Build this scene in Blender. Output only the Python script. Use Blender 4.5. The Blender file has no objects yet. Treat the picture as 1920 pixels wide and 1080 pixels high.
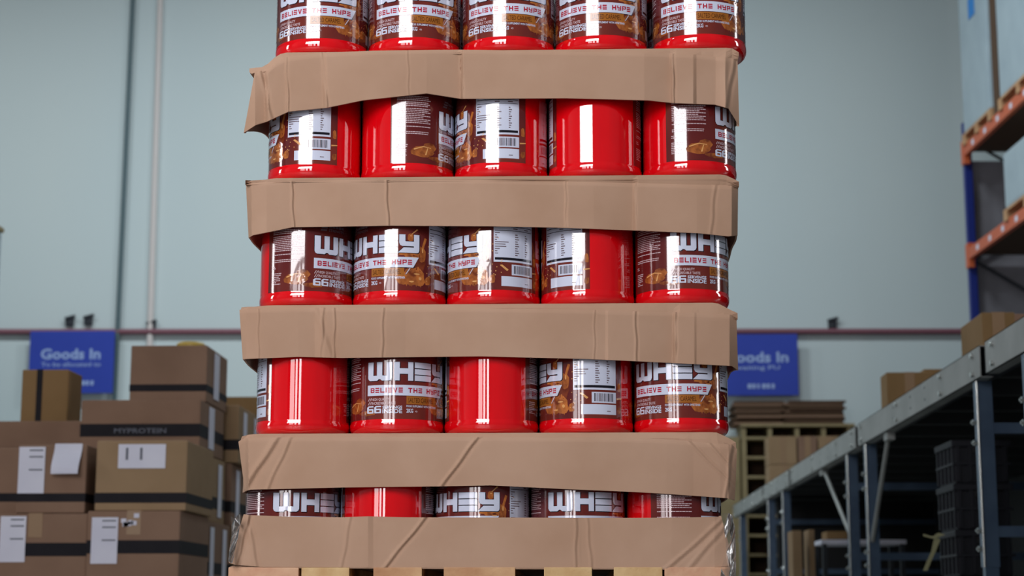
import bpy, bmesh, math, random
from mathutils import Vector, Matrix
random.seed(7)
D = bpy.data
S = bpy.context.scene
C = S.collection
sin, cos, tan, atan, PI = math.sin, math.cos, math.tan, math.atan, math.pi

# ---------------------------------------------------------------- camera
F = 3363.0                               # focal length in pixels of the 1920 px frame
TH = atan(600 / F); PS = atan(120 * cos(TH) / F); CZ = 0.065
fw = Vector((-sin(PS) * cos(TH), cos(PS) * cos(TH), sin(TH)))
rt = Vector((cos(PS), sin(PS), 0))
up = Vector((sin(PS) * sin(TH), -cos(PS) * sin(TH), cos(TH)))
cd = D.cameras.new('camera'); cam = D.objects.new('camera', cd); C.objects.link(cam)
cam.matrix_world = Matrix(((rt.x, up.x, -fw.x, 0), (rt.y, up.y, -fw.y, 0), (rt.z, up.z, -fw.z, CZ), (0, 0, 0, 1)))
cd.sensor_width = 36; cd.lens = F / 1920 * 36; cd.clip_end = 200; cd.clip_start = 0.05
cd.dof.use_dof = True; cd.dof.focus_distance = 3.52; cd.dof.aperture_fstop = 6.0
S.camera = cam

def at(x, y, Y):
    "world point seen at pixel (x, y) lying on the plane y = Y"
    d = fw + rt * ((x - 960) / F) + up * ((540 - y) / F)
    return Vector((0, 0, CZ)) + d * (Y / d.y)

# ---------------------------------------------------------------- world, light, exposure
S.view_settings.view_transform = 'Standard'; S.view_settings.look = 'None'
S.view_settings.exposure = 0.0; S.view_settings.gamma = 1; S.view_settings.use_curve_mapping = False
W = D.worlds.new('daylight'); S.world = W; W.use_nodes = True
W.node_tree.nodes['Background'].inputs[0].default_value = (0.55, 0.68, 0.8, 1)
W.node_tree.nodes['Background'].inputs[1].default_value = 1.0

XL, XR, YB, YF, ZC = -12.0, 9.0, -0.45, 19.0, 8.6     # the hall

def area(name, loc, rot, sx, sy, rad, col):
    l = D.lights.new(name, 'AREA'); l.shape = 'RECTANGLE'; l.size = sx; l.size_y = sy
    l.energy = rad * PI * sx * sy; l.color = col
    o = D.objects.new(name, l); C.objects.link(o); o.location = loc; o.rotation_euler = rot
    return o
DAY = (1.0, 0.98, 1.0); LAMP = (0.86, 0.96, 1.0)
FACE_IN = (math.radians(90), 0, 0)                  # emits towards +Y
yb = YB + 0.03
# daylight: a bright loading door opening right behind the camera, three door lights in its lower half
area('door_light', (-1.7, yb, 2.42), FACE_IN, 2.6, 1.8, 11, DAY)
for x0, x1, q in ((-2.42, -1.6, 4.2), (-1.4, -1.06, 6.5), (-.77, -.42, 7.5)):
    area('door_light', ((x0 + x1) / 2, yb, .92), FACE_IN, x1 - x0, 1.14, q, (1.0, .93, .95))
area('side_window_light', (XL + .04, 2.4, 2.9), (math.radians(90), 0, math.radians(-90)), 1.3, 4.2, 9, DAY)
area('side_window_light', (XR - .04, 5.0, 3.3), (math.radians(90), 0, math.radians(90)), 1.2, 4.0, 7, DAY)
LAMPS = [(-8, 2), (-2.5, 1.5), (3.5, 1.5), (-8, 8.5), (-2.5, 9), (4, 9), (-8, 14), (-3, 14), (1, 14)]
for x, y in LAMPS:
    area('lamp_light', (x, y, ZC - .62), (0, 0, 0), 1.5, .5, ({-8: 70, -3: 104, 1: 76}[x] if y > 12 else 15), LAMP)

# ---------------------------------------------------------------- helpers
def lin(c):
    c = c / 255.0
    return c / 12.92 if c <= 0.04045 else ((c + 0.055) / 1.055) ** 2.4
def rgb(r, g, b): return (lin(r), lin(g), lin(b), 1)

def mat(name, col, rough=0.6, metal=0.0, col2=None, nscale=20, nstretch=(1, 1, 1), bump=0.0, bscale=60, coat=0.0, spec=None, detail=4):
    m = D.materials.new(name); m.use_nodes = True
    n = m.node_tree.nodes; l = m.node_tree.links; p = n['Principled BSDF']
    p.inputs['Base Color'].default_value = col; p.inputs['Roughness'].default_value = rough; p.inputs['Metallic'].default_value = metal
    if coat: p.inputs['Coat Weight'].default_value = coat; p.inputs['Coat Roughness'].default_value = 0.018; p.inputs['Coat IOR'].default_value = 1.75
    if spec is not None: p.inputs['Specular IOR Level'].default_value = spec
    tc = n.new('ShaderNodeTexCoord'); mp = n.new('ShaderNodeMapping'); l.new(tc.outputs['Object'], mp.inputs[0])
    mp.inputs['Scale'].default_value = nstretch
    if col2:
        t = n.new('ShaderNodeTexNoise'); t.inputs['Scale'].default_value = nscale; t.inputs['Detail'].default_value = detail
        l.new(mp.outputs[0], t.inputs[0])
        r = n.new('ShaderNodeValToRGB'); r.color_ramp.elements[0].position = .3; r.color_ramp.elements[1].position = .7
        r.color_ramp.elements[0].color = col; r.color_ramp.elements[1].color = col2
        l.new(t.outputs[0], r.inputs[0]); l.new(r.outputs[0], p.inputs['Base Color'])
    if bump:
        t = n.new('ShaderNodeTexNoise'); t.inputs['Scale'].default_value = bscale; t.inputs['Detail'].default_value = 5
        l.new(mp.outputs[0], t.inputs[0]); b = n.new('ShaderNodeBump'); b.inputs['Strength'].default_value = bump; b.inputs['Distance'].default_value = 0.01
        l.new(t.outputs[0], b.inputs['Height']); l.new(b.outputs[0], p.inputs['Normal'])
    return m

M = {}
M['card'] = mat('corrugated_cardboard', rgb(171, 137, 113), .75, col2=rgb(182, 149, 126), nscale=7, bump=.03, bscale=60, spec=.3)
M['box'] = mat('brown_carton', rgb(132, 104, 86), .8, col2=rgb(144, 115, 96), nscale=4, spec=.2)
M['box_b'] = mat('tan_carton', rgb(148, 122, 92), .8, col2=rgb(160, 133, 103), nscale=4, spec=.2)
M['box_c'] = mat('ochre_carton', rgb(132, 104, 68), .8, col2=rgb(142, 112, 76), nscale=4, spec=.2)
M['tape'] = mat('black_tape', rgb(30, 28, 34), .65, col2=rgb(36, 34, 38), nscale=9, spec=.15)
M['cleartape'] = mat('clear_packing_tape', rgb(152, 122, 92), .35)
M['paper'] = mat('white_paper', rgb(225, 225, 238), .7, col2=rgb(214, 214, 230), nscale=6)
M['ink'] = mat('grey_print', rgb(95, 98, 110), .7)
M['red'] = mat('glossy_red_plastic', (0.82, 0.0015, 0.006, 1), .05, col2=(.74, .001, .006, 1), nscale=6, nstretch=(6, 6, 1), coat=.9)
M['redlid'] = mat('red_lid_plastic', (0.62, 0.001, 0.006, 1), .22, bump=.02)
M['white'] = mat('label_white_print', rgb(212, 218, 238), .13, coat=.8)
M['navy'] = mat('label_dark_print', rgb(22, 14, 26), .13, coat=.8)
M['crimson'] = mat('label_crimson_print', rgb(176, 22, 50), .15, coat=.3)
M['pink'] = mat('label_small_print', rgb(205, 180, 186), .15, coat=.3)
M['flav'] = mat('label_caramel_band', rgb(160, 96, 36), .15, coat=.3, col2=rgb(170, 106, 44), nscale=30)
M['flavtext'] = mat('label_brown_print', rgb(78, 40, 14), .15, coat=.3)
M['caramel'] = mat('label_caramel_image', rgb(112, 50, 24), .14, coat=.8, col2=rgb(206, 122, 56), nscale=60, detail=6)
M['caramel_l'] = mat('label_caramel_highlight', rgb(224, 164, 100), .14, coat=.8)
M['choc'] = mat('label_chocolate_image', rgb(84, 26, 16), .14, coat=.8, col2=rgb(132, 58, 28), nscale=60)
M['greyprint'] = mat('label_grey_print', rgb(112, 96, 104), .15, coat=.3)
M['wood'] = mat('rough_pine', rgb(205, 165, 122), .7, col2=rgb(176, 126, 88), nscale=16, nstretch=(1, .15, 1), bump=.2)
M['wood2'] = mat('yellow_pine', rgb(214, 184, 134), .7, col2=rgb(192, 152, 102), nscale=22, bump=.2)
M['wood3'] = mat('red_pine', rgb(196, 142, 112), .7, col2=rgb(214, 176, 142), nscale=18, bump=.2)
M['ply'] = mat('pale_plywood', rgb(136, 120, 86), .7, col2=rgb(152, 136, 100), nscale=8)
M['wall'] = mat('painted_cladding', rgb(203, 216, 219), .6, col2=rgb(210, 220, 220), nscale=.5, nstretch=(1, 1, .3))
M['inwall'] = mat('grey_cladding', rgb(120, 130, 134), .7)
M['ceil'] = mat('ceiling_sheet', rgb(120, 126, 130), .8)
M['floor'] = mat('sealed_concrete', rgb(112, 112, 110), .35, col2=rgb(126, 126, 122), nscale=3)
M['pipe'] = mat('red_pipe_paint', rgb(132, 84, 96), .5)
M['pipegrey'] = mat('beige_pipe_paint', rgb(222, 213, 210), .6)
M['cable'] = mat('dark_conduit', rgb(88, 108, 114), .5)
M['dark'] = mat('black_fitting', rgb(40, 44, 52), .5)
M['signblue'] = mat('blue_sign_board', rgb(36, 62, 170), .5, col2=rgb(40, 66, 178), nscale=2)
M['signtext'] = mat('pale_sign_lettering', rgb(160, 182, 228), .5)
M['galv'] = mat('galvanised_steel', rgb(150, 152, 150), .55, .25, col2=rgb(170, 172, 170), nscale=5, nstretch=(1, 1, 1))
M['deck'] = mat('shaded_deck_steel', rgb(66, 68, 70), .7)  # galvanised deck and joists, colour darkened to carry the shade underneath
M['post'] = mat('galvanised_post', rgb(82, 100, 124), .35, .6, col2=rgb(92, 112, 136), nscale=9)
M['bolt'] = mat('zinc_bolt', rgb(205, 208, 205), .25, .9)
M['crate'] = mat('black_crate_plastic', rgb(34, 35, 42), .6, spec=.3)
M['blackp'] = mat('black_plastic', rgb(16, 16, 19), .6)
M['strap'] = mat('cream_webbing', rgb(176, 172, 132), .8)
M['blue'] = mat('blue_rack_paint', rgb(22, 40, 122), .45)
M['orange'] = mat('orange_rack_paint', rgb(205, 98, 58), .45)
M['wrapw'] = mat('white_film_wrap', rgb(172, 188, 196), .3, col2=rgb(158, 174, 184), nscale=3, bump=.25, bscale=7)
M['greymesh'] = mat('grey_backing_sheet', rgb(112, 110, 116), .6, col2=rgb(136, 134, 142), nscale=2)
M['chip'] = mat('chipboard', rgb(84, 60, 40), .8)
M['yellow'] = mat('yellow_plastic', rgb(190, 160, 60), .5)
M['bluelab'] = mat('blue_sticker', rgb(40, 128, 205), .5)
def film():
    m = D.materials.new('clear_stretch_film'); m.use_nodes = True
    n = m.node_tree.nodes; l = m.node_tree.links; o = n['Material Output']; n.remove(n['Principled BSDF'])
    t = n.new('ShaderNodeBsdfTransparent'); g = n.new('ShaderNodeBsdfGlossy'); g.inputs['Roughness'].default_value = .25
    mx = n.new('ShaderNodeMixShader'); fr = n.new('ShaderNodeLayerWeight'); fr.inputs['Blend'].default_value = .35
    no = n.new('ShaderNodeTexNoise'); no.inputs['Scale'].default_value = 40; tc = n.new('ShaderNodeTexCoord'); mp = n.new('ShaderNodeMapping')
    mp.inputs['Scale'].default_value = (3, 3, .6); l.new(tc.outputs['Object'], mp.inputs[0]); l.new(mp.outputs[0], no.inputs[0])
    b = n.new('ShaderNodeBump'); b.inputs['Strength'].default_value = .4; b.inputs['Distance'].default_value = .01; l.new(no.outputs[0], b.inputs['Height']); l.new(b.outputs[0], g.inputs['Normal'])
    l.new(fr.outputs['Fresnel'], mx.inputs[0]); l.new(t.outputs[0], mx.inputs[1]); l.new(g.outputs[0], mx.inputs[2]); l.new(mx.outputs[0], o.inputs[0])
    return m
M['film'] = film()

class MB:
    "collects geometry for ONE mesh object; materials by key"
    def __init__(s): s.v = []; s.f = []; s.m = []; s.keys = []; s.sm = []
    def k(s, key):
        if key not in s.keys: s.keys.append(key)
        return s.keys.index(key)
    def add(s, vs, fs, key, smooth=False):
        b = len(s.v); s.v += [tuple(v) for v in vs]
        for f in fs: s.f.append(tuple(b + i for i in f)); s.m.append(s.k(key)); s.sm.append(smooth)
    def box(s, x0, x1, y0, y1, z0, z1, key, b=0.0):
        if b <= 0:
            vs = [(x, y, z) for x in (x0, x1) for y in (y0, y1) for z in (z0, z1)]
            s.add(vs, [(0, 1, 3, 2), (4, 6, 7, 5), (0, 4, 5, 1), (2, 3, 7, 6), (0, 2, 6, 4), (1, 5, 7, 3)], key)
        else:
            bm = bmesh.new(); bmesh.ops.create_cube(bm, size=1)
            for v in bm.verts: v.co = Vector(((x0 + x1) / 2 + v.co.x * (x1 - x0), (y0 + y1) / 2 + v.co.y * (y1 - y0), (z0 + z1) / 2 + v.co.z * (z1 - z0)))
            bmesh.ops.bevel(bm, geom=bm.edges[:], offset=b, segments=2, affect='EDGES', profile=.6)
            s.addbm(bm, key)
    def addbm(s, bm, key, smooth=False):
        bm.verts.index_update()
        s.add([v.co[:] for v in bm.verts], [tuple(v.index for v in f.verts) for f in bm.faces], key, smooth); bm.free()
    def rod(s, p, q, r, key, n=12):
        p = Vector(p); q = Vector(q); d = (q - p).normalized()
        a = d.orthogonal().normalized(); b = d.cross(a); vs = []
        for e in (p, q):
            for i in range(n):
                t = 2 * PI * i / n; vs.append(e + (a * cos(t) + b * sin(t)) * r)
        s.add(vs, [(i, (i + 1) % n, n + (i + 1) % n, n + i) for i in range(n)] + [tuple(range(n))[::-1], tuple(range(n, 2 * n))], key, n > 8)
    def bar(s, p, q, w, t, key, side=Vector((0, 0, 1))):
        "flat bar from p to q, width w across 'side', thickness t"
        p = Vector(p); q = Vector(q); d = (q - p).normalized(); a = (side - d * side.dot(d)).normalized(); b = d.cross(a)
        vs = [e + a * (w / 2) * i + b * (t / 2) * j for e in (p, q) for i, j in ((-1, -1), (1, -1), (1, 1), (-1, 1))]
        s.add(vs, [(0, 1, 2, 3), (4, 7, 6, 5), (0, 4, 5, 1), (1, 5, 6, 2), (2, 6, 7, 3), (3, 7, 4, 0)], key)
    def lathe(s, prof, key, n=64, cx=0, cy=0):
        vs = [(cx + r * cos(2 * PI * i / n), cy + r * sin(2 * PI * i / n), z) for r, z in prof for i in range(n)]
        fs = [(j * n + i, j * n + (i + 1) % n, (j + 1) * n + (i + 1) % n, (j + 1) * n + i) for j in range(len(prof) - 1) for i in range(n)]
        fs += [tuple(range(n))[::-1], tuple((len(prof) - 1) * n + i for i in range(n))]
        s.add(vs, fs, key, True)
    def build(s, name, parent=None, loc=None, fix=True):
        me = D.meshes.new(name); org = Vector(loc) if loc is not None else Vector((0, 0, 0))
        me.from_pydata([tuple(Vector(v) - org) for v in s.v], [], s.f)
        for k in s.keys: me.materials.append(M[k])
        me.polygons.foreach_set('material_index', s.m); me.polygons.foreach_set('use_smooth', s.sm)
        if fix:
            bm = bmesh.new(); bm.from_mesh(me); bmesh.ops.recalc_face_normals(bm, faces=bm.faces); bm.to_mesh(me); bm.free()
        if any(s.sm): me.set_sharp_from_angle(angle=math.radians(40))
        o = D.objects.new(name, me); C.objects.link(o); o.location = org
        if parent: o.parent = parent
        return o

def empty(name, loc=(0, 0, 0), rz=0):
    o = D.objects.new(name, None); C.objects.link(o); o.location = loc; o.rotation_euler = (0, 0, rz); o.empty_display_size = .1
    return o
def tag(o, label=None, cat=None, group=None, kind=None):
    if label: o['label'] = label
    if cat: o['category'] = cat
    if group: o['group'] = group
    if kind: o['kind'] = kind
    return o
def copy_tree(o, parent=None):
    c = o.copy(); C.objects.link(c)
    if parent is not None: c.parent = parent
    for ch in [k for k in D.objects if k.parent == o]: copy_tree(ch, c)
    return c

_tc = {}
def text2d(body, h, bold=0.0, wscale=1.0, slant=0.0):
    "flat mesh of a text in the built-in font: cap height h, left-bottom at 0,0 -> (verts, faces, width)"
    key = (body, bold, slant)
    if key not in _tc:
        cu = D.curves.new('t', 'FONT'); cu.body = body; cu.size = 1; cu.offset = bold; cu.resolution_u = 2; cu.fill_mode = 'FRONT'; cu.shear = slant
        o = D.objects.new('t', cu); C.objects.link(o); dg = bpy.context.evaluated_depsgraph_get(); dg.update()
        me = D.meshes.new_from_object(o.evaluated_get(dg))
        _tc[key] = ([v.co.copy() for v in me.vertices], [tuple(p.vertices) for p in me.polygons])
        D.meshes.remove(me); D.objects.remove(o); D.curves.remove(cu)
    vs, fs = _tc[key]
    x0 = min(v.x for v in vs); x1 = max(v.x for v in vs); s = h / .69
    return [((v.x - x0) * s * wscale, v.y * s) for v in vs], fs, (x1 - x0) * s * wscale

# ================================================================ THE HALL
def struct(name, mb):
    o = mb.build(name); o['kind'] = 'structure'; return o
m = MB(); m.box(XL - .2, XR + .2, YB - .2, YF + .2, -.1, 0, 'floor'); struct('floor', m)
m = MB(); m.box(XL - .2, XR + .2, YB - .2, YF + .2, ZC, ZC + .1, 'ceil'); struct('ceiling', m)
m = MB(); m.box(XL - .2, XR + .2, YF, YF + .2, 0, ZC, 'wall'); struct('wall_far', m)
m = MB(); m.box(XL - .2, XL, YB, YF, 0, ZC, 'inwall'); struct('wall_left', m)
m = MB(); m.box(XR, XR + .2, YB, YF, 0, ZC, 'inwall'); struct('wall_right', m)
m = MB(); m.box(XL, XR, YB - .2, YB, 0, ZC, 'inwall'); struct('wall_back', m)
m = MB(); m.box(-3.0, -.4, YB + .001, YB + .02, .35, 3.34, 'dark'); struct('door_backing', m)  # unseen dark backing panel behind the door lights
# frames of the glazing the daylight comes through
def win_frame(name, x0, x1, z0, z1):
    m = MB(); t = .09
    m.box(x0 - t, x1 + t, YB + .001, YB + .1, z1, z1 + t, 'galv'); m.box(x0 - t, x1 + t, YB + .001, YB + .1, z0 - t, z0, 'galv')
    m.box(x0 - t, x0, YB + .001, YB + .1, z0, z1, 'galv'); m.box(x1, x1 + t, YB + .001, YB + .1, z0, z1, 'galv')
    struct(name, m)
win_frame('door_1', -3.02, -.38, .33, 3.36)
for i, (X, ya, yb2, z0, z1) in enumerate(((XL, 1.75, 3.05, .8, 5.0), (XR, 4.4, 5.6, 1.3, 5.3))):
    m = MB(); t = .08; xa, xb = (X, X + .1) if X < 0 else (X - .1, X)
    m.box(xa, xb, ya - t, yb2 + t, z1, z1 + t, 'galv'); m.box(xa, xb, ya - t, yb2 + t, z0 - t, z0, 'galv')
    m.box(xa, xb, ya - t, ya, z0, z1, 'galv'); m.box(xa, xb, yb2, yb2 + t, z0, z1, 'galv')
    struct('window_%d' % (i + 2), m)
for i, (x, y) in enumerate(LAMPS):
    r = empty('ceiling_lamp', (x, y, ZC - .5))
    m = MB(); m.box(x - .78, x + .78, y - .28, y + .28, ZC - .6, ZC - .5, 'galv', .02); b = m.build('housing', r, (x, y, ZC - .5)); b.location = (0, 0, 0)
    for sx in (-.6, .6):
        m = MB(); m.rod((x + sx, y, ZC - .5), (x + sx, y, ZC), .01, 'dark'); b = m.build('hanger', r, (x, y, ZC - .5)); b.location = (0, 0, 0)
    tag(r, 'white high bay lamp hanging from the hall ceiling', 'ceiling light', 'high bay lamps under the ceiling')

WY = YF
# wall seams and services
m = MB(); a = at(238, 0, WY - .05); b = at(212, 745, WY - .05)
m.rod((a.x + .08, WY - .05, ZC), (b.x + .0, WY - .05, .0), .026, 'cable'); tag(m.build('cable_conduit'), 'dark vertical conduit on the far wall beside the left blue sign', 'conduit')
m = MB(); a = at(299, 0, WY - .03); m.rod((a.x, WY - .03, ZC), (at(285, 600, WY - .03).x, WY - .03, 0), .034, 'pipegrey')
tag(m.build('downpipe'), 'pale beige vertical pipe on the far wall, right of the dark conduit', 'pipe')
r = empty('water_pipe', (0, WY - .045, 2.95)); tag(r, 'long dull red horizontal pipe running across the far wall above the blue signs', 'pipe')
zp = at(400, 615, WY - .045).z
m = MB(); m.rod((XL, WY - .045, zp + .0), (at(1829, 623, WY - .045).x + .5, WY - .045, at(1829, 622, WY - .045).z), .032, 'pipe')
b = m.build('pipe_run', r); b.location = -r.location
for px, py in ((130, 603), (165, 601), (283, 612), (1561, 607)):
    p = at(px, py, WY - .045)
    m = MB(); m.box(p.x - .045, p.x + .045, WY - .0457, WY - .005, p.z - .05, p.z + .05, 'dark', .01); m.rod((p.x - .05, WY - .045, p.z + .03), (p.x + .06, WY - .045, p.z + .06), .018, 'dark')
    b = m.build('valve', r); b.location = -r.location

def sign(px0, py0, px1, py1, sub, label, sx0, sx1, gx0, gx1, foot):
    Y = WY - .135
    A = at(px0, py0, Y); B = at(px1, py1, Y)
    r = empty('wall_sign', (A.x, WY - .12, B.z)); tag(r, label, 'sign', None)
    m = MB(); m.box(A.x, B.x, WY - .135, WY - .125, B.z, A.z, 'signblue', .003); m.box(A.x + .1, A.x + .15, WY - .125, WY, B.z + .1, A.z - .1, 'galv'); m.box(B.x - .15, B.x - .1, WY - .125, WY, B.z + .1, A.z - .1, 'galv')
    b = m.build('board', r); b.location = -r.location
    def put(body, xa, xb, ya, yc, bold):
        m = MB()
        P = at(xa, yc, Y - .003); Q = at(xb, ya, Y - .003); h = Q.z - P.z
        vs, fs, w = text2d(body, h, bold); k = (Q.x - P.x) / w
        m.add([(P.x + v[0] * k, Y - .003, P.z + v[1]) for v in vs], fs, 'signtext'); b = m.build('lettering', r); b.location = -r.location
    put('Goods In', gx0, gx1, py0 + 33, py0 + 52, .03)
    put(sub, sx0, sx1, py0 + 58, py0 + 66, .01)
    fx = foot; m = MB()
    p = at(fx, py0 + 98, Y - .003)
    for i, w in enumerate((.05, .04, .03, .05, .04, .04)): m.box(p.x + .0 + i * .05, p.x + i * .05 + w * .8, Y - .004, Y - .002, p.z - .02, p.z + .03, 'signtext')
    b = m.build('small_lettering', r); b.location = -r.location
sign(57, 621, 211, 737, 'To be allocated to', 'blue Goods In sign on the far wall above the stacked cartons at left', 77, 189, 76, 189, 126)
sign(1336, 627, 1498, 741, 'Awaiting PU', 'blue Goods In sign partly behind the pallet stack, right of it', 1366, 1462, 1356, 1478, 1402)

# ================================================================ PALLET STACK
RT = 0.0950; PITCH = 0.1912
ZB = [1.159, .9095, .6585, .4045, .147]          # bottoms of the tubs, top row first
CX = [(515 + 1392) / 2, (502 + 1378) / 2, (487 + 1364) / 2, (480 + 1363) / 2, (460 + 1350) / 2]
PY = [40, 260, 500, 745, 940]
YC = [3.52, 3.555, 3.592, 3.613, 3.62]           # depth of the front row of each layer
XC = [at(CX[i], PY[i], YC[i]).x for i in range(5)]

def wrap(vs, R): return [(R * sin(u), -R * cos(u), v) for u, v in vs]
class Label:
    "flat artwork (u in degrees from the left edge of WHEY, v metres above the tub bottom) wrapped round the tub"
    def __init__(s): s.mb = MB()
    def poly(s, pts, key, layer=1):
        bm = bmesh.new(); f = bm.faces.new([bm.verts.new((math.radians(u), v, 0)) for u, v in pts])
        us = [p[0] for p in pts]; st = 5; k = math.floor(min(us) / st) + 1
        while k * st < max(us):
            bmesh.ops.bisect_plane(bm, geom=bm.verts[:] + bm.edges[:] + bm.faces[:], plane_co=(math.radians(k * st), 0, 0), plane_no=(1, 0, 0)); k += 1
        s.flush(bm, key, layer)
    def flush(s, bm, key, layer):
        R = .09405 + .00022 * layer
        for v in bm.verts: u, w = v.co.x, v.co.y; v.co = Vector((R * sin(u), -R * cos(u), w))
        s.mb.addbm(bm, key, True)
    def rect(s, u0, u1, v0, v1, key, layer=1): s.poly([(u0, v0), (u1, v0), (u1, v1), (u0, v1)], key, layer)
    def text(s, body, u0, u1, v0, v1, key, layer=2, bold=.02, slant=0):
        vs, fs, w = text2d(body, v1 - v0, bold, 1, slant)
        k = (u1 - u0) / w; bm = bmesh.new(); bv = [bm.verts.new((math.radians(u0 + x * k), v0 + y, 0)) for x, y in vs]
        for f in fs:
            try: bm.faces.new([bv[i] for i in f])
            except ValueError: pass
        s.flush(bm, key, layer)

def glyph(ch):
    "block capitals as polygons in a unit box"
    t = .24; g = {}
    R = lambda a, b, c, d: [(a, c), (b, c), (b, d), (a, d)]
    if ch == 'E': return [R(0, 1, 0, .24), R(0, 1, .38, .62), R(0, 1, .76, 1)]
    if ch == 'B': return [R(0, .26, 0, 1), R(.26, .74, 0, .2), R(.26, .74, .4, .6), R(.26, .74, .8, 1), [(.74, 0), (1, .08), (1, .44), (.92, .5), (1, .56), (1, .92), (.74, 1)]]
    if ch == 'L': return [R(0, .26, 0, 1), R(.26, 1, 0, .22)]
    if ch == 'I': return [R(0, 1, 0, 1)]
    if ch == 'V': return [[(0, 1), (.38, 0), (.62, 0), (.27, 1)], [(.62, 0), (1, 1), (.73, 1), (.46, .25), (.5, 0)]]
    if ch == 'T': return [R(0, 1, .76, 1), R(.37, .63, 0, .76)]
    if ch == 'H': return [R(0, .26, 0, 1), R(.74, 1, 0, 1), R(.26, .74, .36, .62)]
    if ch == 'Y': return [R(0, .24, .4, 1), R(.24, .76, .4, .62), R(.76, 1, 0, 1), R(.12, .76, 0, .2)]
    if ch == 'P': return [R(0, .24, 0, 1), R(.24, .76, .78, 1), R(.76, 1, .4, 1), R(.24, .76, .34, .54)]
    if ch == '6': return [[(.1, 0), (.3, 0), (.3, 1), (.25, 1), (0, .8), (0, .1)], R(.3, 1, .82, 1), R(.3, 1, 0, .18), R(.3, .78, .42, .62), [(.78, .18), (1, .18), (1, .55), (.9, .62), (.78, .62)]]
    return []
def letters(L, word, u0, v0, v1, w, gap, key, layer=2, dx=0, dv=0, space=None):
    u = u0
    for ch in word:
        if ch == ' ': u += space or w; continue
        cw = w * .28 if ch == 'I' else w
        for p in glyph(ch): L.poly([(u + dx + x * cw, v0 + dv + y * (v1 - v0)) for x, y in p], key, layer)
        u += cw + gap
    return u

def blob(cx, cy, rx, ry, n, jag, rnd):
    return [(cx + rx * cos(2 * PI * i / n) * (1 + jag * rnd.uniform(-1, 1)), cy + ry * sin(2 * PI * i / n) * (1 + jag * rnd.uniform(-1, 1))) for i in range(n)]
def fan(L, pts, key, layer):
    cx = sum(p[0] for p in pts) / len(pts); cy = sum(p[1] for p in pts) / len(pts)
    for i in range(len(pts)):
        a, b = pts[i], pts[(i + 1) % len(pts)]; L.poly([(cx, cy), a, b], key, layer)

def label_mat():
    mt = D.materials.new('tub_label_print'); mt.use_nodes = True
    n = mt.node_tree.nodes; l = mt.node_tree.links; p = n['Principled BSDF']
    p.inputs['Roughness'].default_value = .13; p.inputs['Coat Weight'].default_value = .8; p.inputs['Coat Roughness'].default_value = .018; p.inputs['Coat IOR'].default_value = 1.75
    tc = n.new('ShaderNodeTexCoord'); t = n.new('ShaderNodeTexNoise'); t.inputs['Scale'].default_value = 9; l.new(tc.outputs['Object'], t.inputs[0])
    r = n.new('ShaderNodeValToRGB'); e = r.color_ramp.elements; e[0].position = .35; e[0].color = rgb(92, 26, 28); e[1].position = .7; e[1].color = rgb(122, 48, 36)
    l.new(t.outputs[0], r.inputs[0]); l.new(r.outputs[0], p.inputs['Base Color'])
    return mt
M['label'] = label_mat()

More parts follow.
